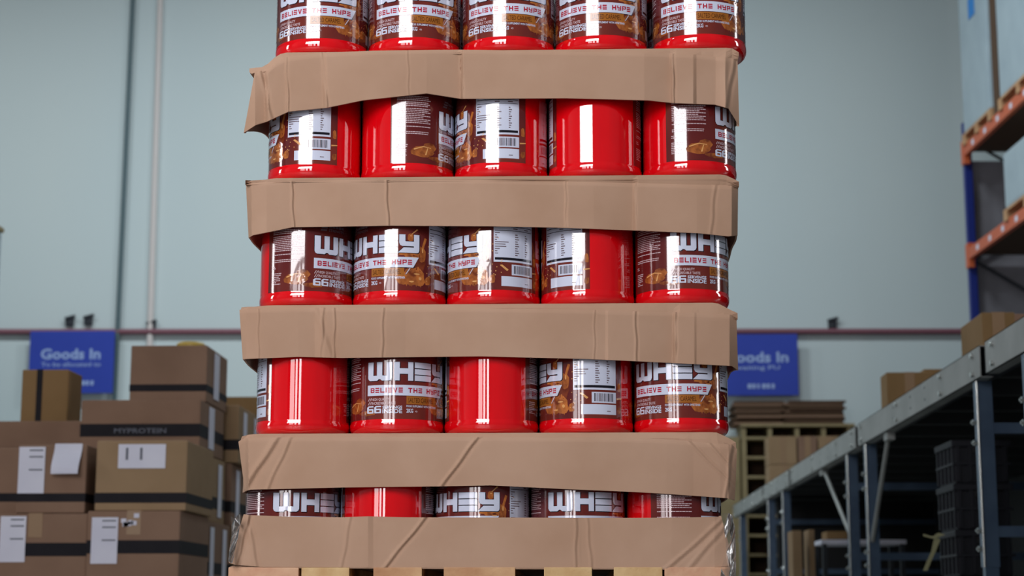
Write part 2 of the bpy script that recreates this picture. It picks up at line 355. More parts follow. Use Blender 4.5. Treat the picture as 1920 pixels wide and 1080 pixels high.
def make_label():
    L = Label(); rnd = random.Random(3); K = .975
    L.rect(-63, 187, .0280, .186, 'label', 0)
    # caramel artwork at the right of the front
    fan(L, blob(104, .056, 14, .020, 16, .22, rnd), 'caramel', 1); fan(L, blob(90, .052, 10, .010, 12, .3, rnd), 'caramel', 1)
    fan(L, blob(108, .084, 9, .018, 14, .25, rnd), 'choc', 1); fan(L, blob(113, .103, 6, .016, 12, .25, rnd), 'caramel', 1)
    fan(L, blob(100, .100, 9, .007, 10, .3, rnd), 'caramel', 1)
    L.poly([(84, .100), (112, .096), (120, .135), (117, .137), (112, .112), (86, .106)], 'caramel', 1)
    fan(L, blob(99, .136, 4.5, .009, 10, .25, rnd), 'caramel', 1); L.poly([(98, .14), (101, .143), (108, .152), (106, .153)], 'caramel_l', 2)
    for cx, cy, rx, ry in ((107, .062, 4, .0016), (100, .046, 3, .0018), (111, .053, 2, .003), (104, .096, 3, .001), (114, .11, 1, .005), (99, .139, 1.5, .001)): fan(L, blob(cx, cy, rx, ry, 8, .2, rnd), 'caramel_l', 2)
    for q in range(4):
        u = 92 + q * 6; L.poly([(u, .045), (u + 4, .045), (u + 2, .036 - .001 * (q % 2))], 'caramel', 1)
    for q in range(14): fan(L, blob(rnd.uniform(119, 134), rnd.uniform(.045, .15) if q % 2 else rnd.uniform(.045, .08), .7, .0011, 6, .2, rnd), 'caramel_l', 2)
    # left caramel cubes
    fan(L, blob(-23, .052, 15, .011, 12, .15, rnd), 'caramel', 1); fan(L, blob(-14, .062, 9, .010, 8, .12, rnd), 'caramel', 1); fan(L, blob(-2, .040, 14, .005, 12, .2, rnd), 'caramel', 1)
    L.poly([(-34, .055), (-22, .062), (-12, .060), (-12, .0615), (-22, .0638), (-34, .0575)], 'caramel_l', 2); L.poly([(-20, .046), (-17, .060), (-15.8, .060), (-18, .046)], 'caramel_l', 2)
    # WHEY with its dark outline
    v0, v1 = .107 * K, .145 * K; hh = v1 - v0
    def big(key, layer, gx, gv):
        P = lambda pts, a, b: L.poly([(a + x * (b - a) + gx, v0 + y * hh + gv) for x, y in pts], key, layer)
        a, b = 0, 31.5                                                  # W
        P([(0, 1), (0, .16), (.03, .06), (.1, .0), (.24, 0), (.24, 1)], a, b)
        P([(.24, 0), (.4, 0), (.47, .08), (.47, .27), (.24, .27)], a, b); P([(.47, .08), (.53, .08), (.6, 0), (.78, 0), (.78, .27), (.47, .27)], a, b)
        P([(.39, .27), (.61, .27), (.61, 1), (.39, 1)], a, b)
        P([(.78, 0), (.9, 0), (.97, .06), (1, .16), (1, 1), (.78, 1)], a, b)
        a, b = 34, 57.2                                                 # H
        P([(0, 0), (.28, 0), (.28, 1), (0, 1)], a, b); P([(.72, 0), (1, 0), (1, 1), (.72, 1)], a, b); P([(.28, .36), (.72, .36), (.72, .66), (.28, .66)], a, b)
        a, b = 59, 82.3                                                 # E
        for y0, y1 in ((0, .30), (.35, .64), (.69, 1)): P([(0, y0), (1, y0), (1, y1), (0, y1)], a, b)
        a, b = 84.5, 109.5                                              # Y
        P([(0, 1), (0, .55), (.05, .42), (.16, .36), (.3, .36), (.3, 1)], a, b); P([(.3, .36), (.72, .36), (.72, .62), (.3, .62)], a, b)
        P([(.72, 0), (.9, 0), (.98, .06), (1, .16), (1, 1), (.72, 1)], a, b)
        P([(-.06, 0), (.72, 0), (.72, .29), (.22, .29)], a, b)
    big('navy', 2, .9, -.0013); big('navy', 2, -.6, .0008); big('white', 3, 0, 0)
    # banner
    L.poly([(-.5, .0765 * K), (102, .0765 * K), (109, .098 * K), (-.5, .098 * K)], 'white', 2)
    L.poly([(.4, .0750 * K), (103, .0750 * K), (110.2, .098 * K), (102, .0765 * K), (.4, .0765 * K)][:4], 'navy', 1)
    letters(L, 'BELIEVE THE HYPE', 4, .0822 * K, .0924 * K, 5.15, 1.35, 'crimson', 3, space=5.2)
    # small front texts
    for i, (body, u1) in enumerate((('HIGH QUALITY', 29), ('INCREDIBLE TASTE', 36))):
        v = (.0655 - i * .0078) * K
        L.poly([(0, v), (.9, v), (3.1, v + .006), (2.2, v + .006)], 'pink', 2); L.poly([(2.4, v), (3.3, v), (5.5, v + .006), (4.6, v + .006)], 'pink', 2)
        L.text(body, 5.5, u1, v + .0006, v + .0056, 'pink', 2, .02)
    letters(L, '66', -1, .0405 * K, .0555 * K, 9.2, 1.0, 'white', 3)
    L.text('SERVINGS', 20, 44, .0495 * K, .0552 * K, 'white', 3, .03); L.text('INSIDE', 20, 44, .0405 * K, .0482 * K, 'white', 3, .03)
    L.rect(49, 91, .0590 * K, .0755 * K, 'flav', 2); L.text('SALTED CARAMEL', 51, 87, .0625 * K, .0722 * K, 'flavtext', 3, 0)
    L.text('FOOD SUPPLEMENT WITH SWEETENER', 49, 92, .0530 * K, .0570 * K, 'white', 3, .02)
    L.text('2KG', 49, 57.5, .0420 * K, .0495 * K, 'white', 3, .03); L.text('e', 60, 63, .043 * K, .048 * K, 'pink', 3, 0)
    L.poly([(91.5, .0600), (94, .0600), (99.5, .0735), (96.5, .0735)], 'navy', 2); L.poly([(92, .0604), (93.6, .0604), (98.8, .0731), (97, .0731)], 'pink', 3)
    # emblem and words above WHEY
    for q in range(3): L.poly([(7 + q * 1.2, .152 + q * .0052), (15 + q * 1.2, .152 + q * .0052), (15.6 + q * 1.2, .1552 + q * .0052), (7.6 + q * 1.2, .1552 + q * .0052)], 'greyprint', 2)
    L.text('STRENGTH', 18, 41, .1515, .1565, 'greyprint', 2, .01)
    for q in range(5): L.rect(18 + q * 4.8, 21.9 + q * 4.8, .159, .164, 'greyprint', 2)
    # nutrition panel, bar code, white box
    L.rect(123.5, 178, .0845, .172, 'white', 1); L.rect(125, 176.5, .0885, .0935, 'navy', 2)
    for v in (.148, .156, .166): L.rect(125, 176.5, v, v + .0011, 'navy', 2)
    rw = [.1425 - i * .0046 for i in range(10)]
    for i, v in enumerate(rw):
        L.rect(125, 125 + (6, 2.5, 4, 2.5, 17, 13, 14, 6, 3, 4)[i], v, v + .0018, 'greyprint', 2)
        L.rect(150.5, 154 + (i * 7 % 3), v - .003, v - .001, 'greyprint', 2); L.rect(165, 167 + (i * 5 % 3), v - .003, v - .001, 'greyprint', 2)
    for u in (148, 164): L.rect(u, u + 6, .1515, .1535, 'greyprint', 2)
    L.rect(146, 178, .0585, .0800, 'white', 1); u = 149
    for i in range(17):
        w = rnd.choice((.45, .7, 1.0)); L.rect(u, u + w, .0615, .0775, 'greyprint' if i % 3 else 'navy', 2); u += w + rnd.choice((.5, .7, .9))
    L.rect(133, 178, .0358, .0555, 'white', 1); L.rect(165, 170, .0415, .0432, 'greyprint', 2)
    L.poly([(131, .078), (134, .079), (142, .069), (140, .066)], 'caramel_l', 2)
    fan(L, blob(122, .05, 4, .010, 8, .2, rnd), 'caramel', 1); fan(L, blob(183, .09, 3, .010, 8, .2, rnd), 'caramel', 1); fan(L, blob(183, .045, 3.2, .007, 8, .2, rnd), 'caramel', 1)
    L.poly([(179, .066), (187, .068), (187, .070), (179, .069)], 'caramel_l', 2)
    # ingredient columns as lines of tiny words
    def lines(u0, u1, vt, vb, st, h=.0017, key='pink'):
        v = vt
        while v > vb:
            u = u0; end = u1 - rnd.choice((0, 0, 1, 3, 8 if rnd.random() < .3 else 2))
            while u < end - 1:
                w = min(rnd.uniform(1.2, 4.2), end - u); L.rect(u, u + w, v - h, v, key, 1); u += w + .5
            v -= st
    for vt, vb in ((.166, .158), (.154, .146), (.141, .110), (.104, .101), (.093, .086)): lines(-55, -13, vt, vb, .00365)
    lines(-56, -47, .080, .072, .0036); lines(-56, -41, .066, .042, .0036)
    return L.mb.build('label', fix=False)

PROF = [(.001, .004), (.060, .003), (.083, 0), (.0875, .0015), (.0915, .005), (.0944, .011), (.0952, .018), (.0950, .0225), (.0942, .0250), (.0938, .0272), (.0938, .0280), (.0938, .108), (.0938, .186), (.0938, .1872), (.0930, .191), (.0905, .196), (.0885, .200), (.0885, .212), (.001, .2125)]
LIDP = [(.0895, .2005), (.0922, .2015), (.0930, .205), (.0930, .2365), (.0915, .2408), (.0880, .2420), (.001, .2420)]
def make_tub():
    r = empty('protein_tub')
    m = MB(); m.lathe(PROF, 'red', 96); b = m.build('body', r)
    m = MB(); m.lathe(LIDP, 'redlid', 96)
    for i in range(60):
        t = 2 * PI * i / 60; m.box(-.001, .001, -.0005, .0005, 0, 0, 'redlid') if False else None
        a = (cos(t) * .0934, sin(t) * .0934); m.rod((a[0], a[1], .208), (a[0], a[1], .236), .0011, 'redlid', 5)
    m.build('lid', r)
    lb = make_label(); lb.parent = r
    return r
proto = make_tub()
FACE = {  # direction of the left edge of WHEY seen from the camera, degrees, for each tub of each row
    0: (-64.5, -54.5, -57, -62, -52), 1: (-159, 41, -156, 118, 34.3), 2: (8.6, -86, -123.5, -184, -13),
    3: (-230, -38, 109, -139, -68), 4: (-24.5, 108, -89, -37.8, 35)}
LOOK = {0: ['WHEY banner facing out'] * 5,
    1: ['nutrition panel, bar code out', 'ingredients and red side out', 'nutrition panel beside a Y', 'plain red back facing out', 'ingredients text and W at right'],
    2: ['ingredients left, WH right', 'WHEY and panel edge facing out', 'EY and nutrition panel facing out', 'panel left, plain red right', 'ingredients left, WHE right'],
    3: ['plain back, label sliver left', 'WHEY centred on its face', 'plain back, text at right edge', 'Y left, nutrition panel out', 'full WHEY front label']  ,
    4: ['ingredients and WHE in the gap', 'plain red in the gap', 'WHEY and panel in the gap', 'WHEY centred in the gap', 'plain red left, W right']}
ROWN = ['top row', 'second row from top', 'middle row', 'second row from bottom', 'bottom row']
COLN = ['leftmost', 'second from left', 'centre', 'fourth from left', 'rightmost']
first = True
rj = random.Random(5)
for i in range(5):
    for j in range(6):
        for k in range(5):
            if j in (2, 3, 4) and 0 < k < 4: continue
            t = proto if first else copy_tree(proto); first = False
            x = XC[i] + (k - 2) * PITCH; y = YC[i] + j * PITCH
            if i == 0 and j == 0: x += (.0, -.001, .0, -.002, .006)[k]
            t.location = (x, y, ZB[i])
            view = math.atan2(x, y)
            if j == 0:
                t.rotation_euler = (0, 0, math.radians(FACE[i][k]) - view)
                tag(t, 'red tub, %s, %s of the %s' % (LOOK[i][k], COLN[k], ROWN[i]), 'tub', 'red tubs along the front of the pallet')
            else:
                t.rotation_euler = (0, 0, rj.uniform(0, 6.28))
                tag(t, 'red tub standing behind the front row on the pallet', 'tub', 'red tubs behind the front rows')

# ---- trays: drooping cardboard lids on the rows, an upright tray at the bottom
def lerp_cols(cols, x):
    "cols: sorted (x, value)"
    if x <= cols[0][0]: return cols[0][1]
    for (a, va), (b, vb) in zip(cols, cols[1:]):
        if x <= b: return va + (vb - va) * (x - a) / (b - a)
    return cols[-1][1]
def solid(mb, grid, n0, n1, nrm, th, key):
    "grid[i][j] surface with thickness th along function nrm(i,j)"
    V = []; 
    for s_ in (0, 1):
        for i in range(n0):
            for j in range(n1): V.append(grid[i][j] + nrm(i, j) * (th * s_))
    N = n0 * n1; f = []
    idx = lambda s_, i, j: s_ * N + i * n1 + j
    for i in range(n0 - 1):
        for j in range(n1 - 1):
            f.append((idx(0, i, j), idx(0, i + 1, j), idx(0, i + 1, j + 1), idx(0, i, j + 1)))
            f.append((idx(1, i, j), idx(1, i, j + 1), idx(1, i + 1, j + 1), idx(1, i + 1, j)))
    for i in range(n0 - 1):
        for j in (0, n1 - 1): f.append((idx(0, i, j), idx(0, i + 1, j), idx(1, i + 1, j), idx(1, i, j)))
    for j in range(n1 - 1):
        for i in (0, n0 - 1): f.append((idx(0, i, j), idx(0, i, j + 1), idx(1, i, j + 1), idx(1, i, j)))
    mb.add(V, f, key)

def tray(row, top, bot, facets, yf, label, upright=False, lines=(), seed=1, tilt=0.0, lflap=None, rflap=None):
    """top / bot: edge outlines as (x, y) pixels on the front; facets: (x, offset m) knots;
    lines: creases (x at top, x at bottom, depth, half width px)"""
    th = (ZB[row] - ZB[row + 1] - .242) if not upright else .0035
    z0 = ZB[row] - th
    r = empty('cardboard_tray', (XC[row if not upright else 4], yf + .55, z0)); tag(r, label, 'tray', 'cardboard trays between the tub rows')
    def fin(m, nm):
        o = m.build(nm, r); o.location = -r.location; return o
    nx, nz = 560, 37
    xa, xb = top[0][0], top[-1][0]; G = []
    for i in range(nx):
        t = i / (nx - 1); col = []
        xt = xa + (xb - xa) * t; xbm = bot[0][0] + (bot[-1][0] - bot[0][0]) * t
        yt = lerp_cols(top, xt); yb_ = lerp_cols(bot, xbm)
        for j in range(nz):
            s_ = j / (nz - 1)
            px = xt + (xbm - xt) * s_; py = yt + (yb_ - yt) * s_
            off = lerp_cols(facets, px); off *= 1.1
            e = 1 - s_ if upright else s_
            d = off * (.45 + .55 * e) + .0015 * sin(px * .017 + seed) * e - tilt * e
            for (x1, x2, dp, wd) in lines:
                xc = x1 + (x2 - x1) * s_ + .9 * sin(s_ * 9 + x1); q = (px - xc) / (wd * (1.0 + min(.35, abs(x2 - x1) / 90)))
                if abs(q) < 4: d += .55 * dp * math.exp(-q * q) - .55 * dp * .8 * math.exp(-((q - 1.4) ** 2))
            edge = .003 * (1 - min(1, s_ / .10)) ** 2 if not upright else 0
            col.append(at(px, py, yf - d + edge))
        G.append(col)
    mid = nz // 2; TX = (G[0][mid].x + G[-1][mid].x) / 2; HW = (G[-1][mid].x - G[0][mid].x) / 2
    m = MB(); solid(m, G, nx, nz, lambda i, j: Vector((0, 1, 0)), .0035, 'card'); fin(m, 'front_flap')
    # sheet under the tubs: follows the front edge, flat and padded under the tubs
    j0 = nz - 1 if upright else 0
    gx = 80; V = []; y_in = YC[row] - .088
    for up in (0, 1):
        for i in range(gx):
            c = G[round(i * (nx - 1) / (gx - 1))][j0]; xin = TX + HW * (-1 + 2 * i / (gx - 1))
            zf = c.z if not upright else min(c.z, z0)
            h = (.002, .003, th, th)[0:4]
            w = min(1, max(0, (abs(xin - XC[row]) - .445) / .03)) if not upright else 0
            zm = z0 + (min(zf, z0) - z0) * .35; zz = (zf, zm + (zf - .004 - zm) * w, z0 + (zf + .2 * (z0 - zf) - .006 - z0) * w, z0)
            xx = (c.x, c.x * .4 + xin * .6, xin, xin); yy = (c.y + .001, c.y + (y_in - c.y) * .5, y_in, yf + 1.165)
            for q in range(4): V.append((xx[q], yy[q], zz[q] + up * h[q] - (.002 if q == 0 else 0)))
    N = gx * 4; f = []
    for i in range(gx - 1):
        for q in range(3):
            a = i * 4 + q; f += [(a, a + 4, a + 5, a + 1), (N + a, N + a + 1, N + a + 5, N + a + 4)]
        for q in (0, 3): a = i * 4 + q; f.append((a, a + 4, N + a + 4, N + a))
    for q in range(3):
        for i in (0, gx - 1): a = i * 4 + q; f.append((a, a + 1, N + a + 1, N + a))
    m = MB(); m.add(V, f, 'card'); fin(m, 'tray_panel')
    # side flaps run back from the front corners
    for side, col, fl in ((-1, G[0], lflap), (1, G[-1], rflap)):
        g = []; ns = 40
        for i in range(ns):
            t = (i / (ns - 1)) ** 1.6; y = yf + .004 + 1.16 * t; c2 = []
            ez = max(0, 1 - t * 4) ** 1.6
            for j in range(nz):
                s_ = j / (nz - 1); p = col[j]
                hz = z0 + .001 - .098 * s_ if not upright else z0 + .098 * (1 - s_)
                xe = TX + side * (HW + .006 * (s_ if not upright else 0) + .002 * sin(i * .5 + j * .3))
                z = hz + (p.z - hz) * ez; x = xe + (p.x - xe) * ez
                if fl: x += side * fl * math.exp(-((t - .05) / .03) ** 2) * s_
                c2.append(Vector((x, y + (p.y - yf) * ez, z)))
            g.append(c2)
        m = MB(); solid(m, g, ns, nz, lambda i, j, s=side: Vector((-s, 0, 0)), .0035, 'card'); fin(m, 'side_flap')
    zb0, zb1 = (z0 - .098, z0) if not upright else (z0, z0 + .098)
    m = MB(); m.box(TX - HW, TX + HW, yf + 1.166, yf + 1.17, zb0, zb1, 'card'); fin(m, 'back_flap')
    return r

tray(0, [(478, 134), (502, 131), (518, 117), (536, 107), (600, 99), (700, 95), (860, 93), (1060, 96), (1220, 99), (1300, 102), (1372, 109), (1383, 114)],
     [(457, 249), (480, 234), (500, 228), (541, 209), (612, 202), (680, 188), (800, 175), (864, 185), (1060, 184), (1215, 188), (1262, 193), (1340, 196), (1366, 203), (1386, 236)],
     [(457, -.012), (478, .002), (497, -.004), (503, .008), (534, .006), (540, .009), (605, .002), (612, .010), (700, .007), (800, .002), (864, -.012), (868, .004), (1060, .005), (1208, .004), (1257, -.007), (1262, .004), (1300, .006), (1306, .0), (1342, -.004), (1360, .006), (1366, -.004), (1386, -.03)],
     3.425, 'cardboard tray inverted between top and second tub rows, sagging at its left corner', seed=2, tilt=.022, lflap=.010,
     lines=((488, 508, .004, 3), (536, 541, .002, 2), (603, 612, .003, 2.5), (764, 766, .0012, 2), (862, 866, .003, 2), (1260, 1263, .004, 2.5), (1376, 1360, .004, 3)))
tray(1, [(461, 344), (474, 341), (555, 337), (700, 335), (920, 337), (1060, 340), (1190, 343), (1300, 346), (1372, 347), (1384, 351)],
     [(466, 446), (474, 441), (548, 426), (728, 423), (920, 424), (1060, 427), (1190, 432), (1308, 437), (1366, 443), (1383, 441)],
     [(461, -.03), (472, .002), (500, .006), (546, .001), (640, .005), (724, .001), (900, .006), (1058, .002), (1064, .006), (1113, .005), (1187, -.005), (1192, .005), (1307, .003), (1372, -.006), (1385, -.04)],
     3.468, 'cardboard tray inverted between second and middle tub rows, straight with vertical creases', seed=3, tilt=.016,
     lines=((546, 550, .004, 2.5), (723, 728, .004, 2.5), (1060, 1060, .002, 2), (1190, 1189, .002, 2), (1340, 1332, .002, 3)))
tray(2, [(449, 581), (456, 579), (600, 577), (720, 577), (840, 577), (1060, 580), (1170, 583), (1300, 586), (1370, 590), (1381, 597)],
     [(455, 674), (462, 673), (560, 669), (640, 671), (900, 668), (1100, 673), (1190, 677), (1270, 681), (1372, 686), (1384, 694)],
     [(449, -.01), (462, .003), (485, .006), (560, .001), (590, -.003), (606, .005), (625, .003), (716, .006), (760, .002), (900, .006), (1135, .003), (1140, .006), (1192, .003), (1262, -.007), (1267, .006), (1302, .007), (1306, .004), (1368, -.001), (1386, -.035)],
     3.495, 'cardboard tray inverted between middle and fourth tub rows, with wrinkles near its left', seed=4, tilt=.012,
     lines=((484, 484, .0015, 2), (590, 620, .004, 5), (606, 600, .003, 3), (627, 626, .003, 2.5), (718, 716, .0025, 2.5), (1190, 1193, .003, 2.5), (1265, 1264, .004, 2.5), (1114, 1114, .0015, 2)))
tray(3, [(447, 828), (455, 823), (475, 820), (520, 820), (800, 819), (1190, 821), (1260, 824), (1300, 828), (1372, 834), (1382, 842)],
     [(459, 921), (470, 918), (560, 916), (640, 914), (820, 912), (920, 910), (1060, 917), (1180, 922), (1250, 926), (1362, 934), (1378, 938)],
     [(447, -.04), (461, -.012), (466, .004), (480, .004), (528, .006), (700, .004), (860, .004), (1100, .004), (1250, .000), (1300, -.004), (1350, -.002), (1366, -.004), (1382, -.035)],
     3.506, 'cardboard tray inverted over the bottom tub row, its upper left corner torn open', seed=5, tilt=.006, lflap=.010,
     lines=((895, 827, .005, 3.5), (545, 500, .003, 3), (520, 455, .006, 5), (1290, 1400, .003, 3), (1330, 1420, .003, 3), (1372, 1360, .004, 3)))
tray(4, [(457, 964), (470, 966), (560, 969), (640, 970), (690, 968), (760, 970), (1190, 971), (1300, 970), (1345, 969), (1352, 967)],
     [(429, 1055), (440, 1059), (490, 1063), (700, 1064), (900, 1065), (1270, 1066), (1330, 1064), (1377, 1061)],
     [(425, -.02), (452, .0), (470, .004), (640, .003), (690, .006), (700, .002), (900, .003), (1078, .003), (1090, .001), (1110, .002), (1260, .004), (1340, .0), (1380, -.015)],
     3.515, 'upright cardboard tray holding the bottom tub row, resting on the pallet boards', upright=True, seed=6,
     lines=((797, 720, .005, 3.5), (656, 640, .002, 3), (1080, 1078, .002, 3), (1100, 1108, .002, 3), (462, 480, .004, 4), (1360, 1250, .003, 5), (1375, 1290, .003, 5), (466, 442, .005, 3)))

# ---- clear film left at the bottom corners
for nm, pts, lab in (('stretch_film', [((1352, 962), (1366, 962), (1373, 966)), ((1357, 990), (1368, 992), (1378, 990)), ((1360, 1010), (1371, 1013), (1379, 1015)), ((1362, 1035), (1374, 1040), (1380, 1040)), ((1352, 1066), (1368, 1068), (1380, 1066)), ((1350, 1090), (1366, 1090), (1379, 1090))], 'clear crumpled stretch film at the bottom right corner of the stack'),
                     ('stretch_film', [((433, 968), (440, 972), (452, 960)), ((434, 985), (440, 990), (450, 985)), ((434, 1005), (438, 1010), (446, 1010)), ((430, 1030), (434, 1034), (440, 1034)), ((428, 1052), (432, 1056), (436, 1056))], 'clear stretch film strip at the bottom left corner of the stack')):
    m = MB(); g = [[at(p[0], p[1], 3.488 + .012 * ((i + j) % 2) - .004 * j) for j, p in enumerate(rw)] for i, rw in enumerate(pts)]
    solid(m, g, len(g), 3, lambda i, j: Vector((0, 1, 0)), .0006, 'film'); o = m.build(nm, None, g[-1][1]); tag(o, lab, 'film')

# ---- pallet
XP0 = at(428, 1068, 3.505).x; XP1 = at(1379, 1068, 3.505).x; YP = 3.512; ZPT = .1425
r = empty('pallet', ((XP0 + XP1) / 2, YP + .6, 0)); tag(r, 'wooden pallet carrying the stack of red tubs and trays', 'pallet')
def pp(m, nm, lab=None):
    o = m.build(nm, r); o.location = -r.location
    if lab: o['label'] = lab
for px0, px1, k in ((428, 560, 'wood3'), (565, 655, 'wood2'), (700, 791, 'wood'), (832, 966, 'wood'), (1020, 1110, 'wood2'), (1151, 1242, 'wood2'), (1246, 1379, 'wood3')):
    m = MB(); a = at(px0, 1070, YP).x; b = at(px1, 1070, YP).x; m.box(a, b, YP, YP + 1.2, ZPT - .022, ZPT, k, .0015); pp(m, 'deck_board')
for y in (0, .5275, 1.055):
    m = MB(); m.box(XP0, XP1, YP + y, YP + y + .145, ZPT - .044, ZPT - .0222, 'wood', .0015); pp(m, 'stringer_board')
    for x in (XP0, (XP0 + XP1) / 2 - .05, XP1 - .1):
        m = MB(); m.box(x, x + .1, YP + y + .002, YP + y + .143, .0222, ZPT - .0442, 'wood2', .002); pp(m, 'block')
for x in (XP0, (XP0 + XP1) / 2 - .05, XP1 - .1):
    m = MB(); m.box(x, x + .1, YP, YP + 1.2, 0, .022, 'wood', .0015); pp(m, 'base_board')

# ================================================================ CARTONS AT LEFT
def carton(px0, py0, px1, py1, Y, depth, label, key='box', band=None, vband=None, papers=(), sidepaper=False, bottom=None, floor=None, name='cardboard_box', group='cartons stacked at the left', ctape=False):
    """front face from pixel corners at depth Y; band = (y0, y1) pixel rows of black tape; papers = [(x0,y0,x1,y1,kind)]"""
    A = at(px0, py0, Y); B = at(px1, py1, Y)
    x0, x1, z1 = A.x, B.x, A.z; z0 = B.z if bottom is None else bottom
    if floor is not None: z0 = floor
    o = empty(name, ((x0 + x1) / 2, Y + depth / 2, z0)); tag(o, label, 'box', group)
    def fin(m, nm):
        q = m.build(nm, o); q.location = -o.location
    m = MB(); m.box(x0, x1, Y, Y + depth, z0, z1, key, .006); fin(m, 'carton')
    e = .0012
    if band:
        b1 = at(px0, band[0], Y).z; b0 = at(px0, band[1], Y).z
        m = MB(); m.box(x0 - e, x1 + e, Y - e, Y + depth + e, b0, b1, 'tape'); fin(m, 'tape_band')
    if vband:
        a = at(vband[0], py0, Y).x; b = at(vband[1], py0, Y).x
        m = MB(); m.box(a, b, Y - e, Y + depth + e, z0 + .002, z1 + e, 'tape'); fin(m, 'tape_band')
    if ctape:
        c = (x0 + x1) / 2; m = MB(); m.box(c - .03, c + .03, Y - e, Y + depth * .5, z1 - .1, z1 + e, 'cleartape'); fin(m, 'packing_tape')
    for q in papers:
        P = at(q[0], q[1], Y); Q = at(q[2], q[3], Y)
        m = MB()
        if q[4] == 'curl':
            g = []
            for i in range(9):
                s_ = i / 8; z = P.z + (Q.z - P.z) * s_; g.append([Vector((P.x, Y - .003 - .05 * sin(s_ * PI * .55) ** 2, z)), Vector((Q.x, Y - .003 - .06 * sin(s_ * PI * .5) ** 2, z))])
            solid(m, g, 9, 2, lambda i, j: Vector((0, 1, 0)), .0008, 'paper')
        elif q[4] == 'bits':
            rr = random.Random(4)
            for i in range(7):
                cx = P.x + (Q.x - P.x) * rr.random() * .8; cz = Q.z + (P.z - Q.z) * rr.random() * .8; m.box(cx, cx + .022, Y - .003, Y - .0015, cz, cz + .018, 'paper')
        else:
            m.box(P.x, Q.x, Y - .0034, Y - .0022, Q.z, P.z, 'paper')
            W_, H_ = Q.x - P.x, P.z - Q.z
            if q[4] == 'v':
                for fy in (.06, .2, .48): m.box(P.x + W_ * .4, P.x + W_ * .92, Y - .0042, Y - .0033, P.z - H_ * (fy + .03), P.z - H_ * fy, 'ink')
            else:
                for fx in (.16, .46): m.box(P.x + W_ * fx, P.x + W_ * (fx + .05), Y - .0042, Y - .0033, P.z - H_ * .65, P.z - H_ * .15, 'ink')
        fin(m, 'paper_label')
    if sidepaper:
        yc = Y + depth * .45; H_ = z1 - z0
        m = MB(); m.box(x1 + .002, x1 + .004, yc - .06, yc + .06, z0 + H_ * .12, z1 - H_ * .05, 'paper'); fin(m, 'paper_label')
    return (x0, x1, z0, z1)

YA = 7.6
PZ = .15   # top of the pallets under the cartons
zA2 = at(0, 963, YA).z; hB = .30
carton(-30, 963, 160, 1090, YA, .6, 'carton with tall white label at its left, lower left in the carton stack', 'box', (1018, 1043), papers=[(2, 968, 46, 1054, 'v')], floor=PZ, ctape=True)
carton(165, 958, 334, 1090, YA - .02, .6, 'carton with tall white label and torn sticker, lower right in the stack', 'box', (1013, 1038), papers=[(173, 970, 219, 1057, 'v'), (226, 960, 260, 990, 'bits')], floor=PZ, ctape=True)
z1 = zA2 + .002
carton(35, 834, 158, 961, YA + .01, .58, 'carton with a tall label and a curled white sheet on its front', 'box', (925, 941), papers=[(37, 838, 82, 925, 'v'), (104, 832, 153, 890, 'curl')], floor=z1)
carton(182, 826, 348, 956, YA + .02, .56, 'tan carton with a wide white label near its top', 'box_b', (924, 943), papers=[(223, 833, 310, 878, 'h')], floor=at(0, 958, YA - .02).z + .002)
carton(-120, 840, 32, 961, YA + .2, .38, 'dark carton at the left picture edge beside the curled sheet carton', 'box', (925, 941), floor=z1)
# second rank
Y2 = 8.24
zc = at(0, 828, Y2).z; zd = at(0, 752, Y2 + .1).z
c = carton(153, 750, 372, 900, Y2, .56, 'wide carton with a thick black printed band, under the topmost carton', 'box', (795, 819), floor=.78, sidepaper=True)
vs, fs, w = text2d('MYPROTEIN', .03, .02); P_ = at(214, 812, Y2); Q_ = at(312, 803, Y2); k_ = (Q_.x - P_.x) / w
m = MB(); m.add([(P_.x + v[0] * k_, Y2 - .0025, P_.z + v[1] / .03 * (Q_.z - P_.z)) for v in vs], fs, 'ink')
bo = [o for o in D.objects if o.name.startswith('cardboard_box') and o.get('label', '').startswith('wide carton')][0]
b = m.build('lettering', bo); b.location = -bo.location
carton(246, 648, 386, 752, Y2 + .1, .5, 'topmost carton of the stack, thin black band near its base', 'box', (721, 734), floor=c[3] + .002, sidepaper=True)
carton(-120, 790, 151, 832, Y2 + .05, .5, 'low wide dark carton under the upright one', 'box', None, floor=.80)
f = at(0, 790, Y2 + .05).z
carton(42, 693, 125, 790, Y2 + .15, .24, 'upright narrow carton with a vertical black tape strip', 'box_c', None, vband=(70, 81), floor=f + .002)
p = at(366, 645, Y2 + .3)
m = MB(); m.lathe([(.05, 0), (.07, .004), (.07, .03), (.06, .04), (.001, .042)], 'yellow', 24)
o = m.build('tape_roll'); o.location = (p.x - .02, Y2 + .3, at(300, 648, Y2 + .1).z + .001); tag(o, 'yellow roll lying on the topmost carton', 'tape roll')
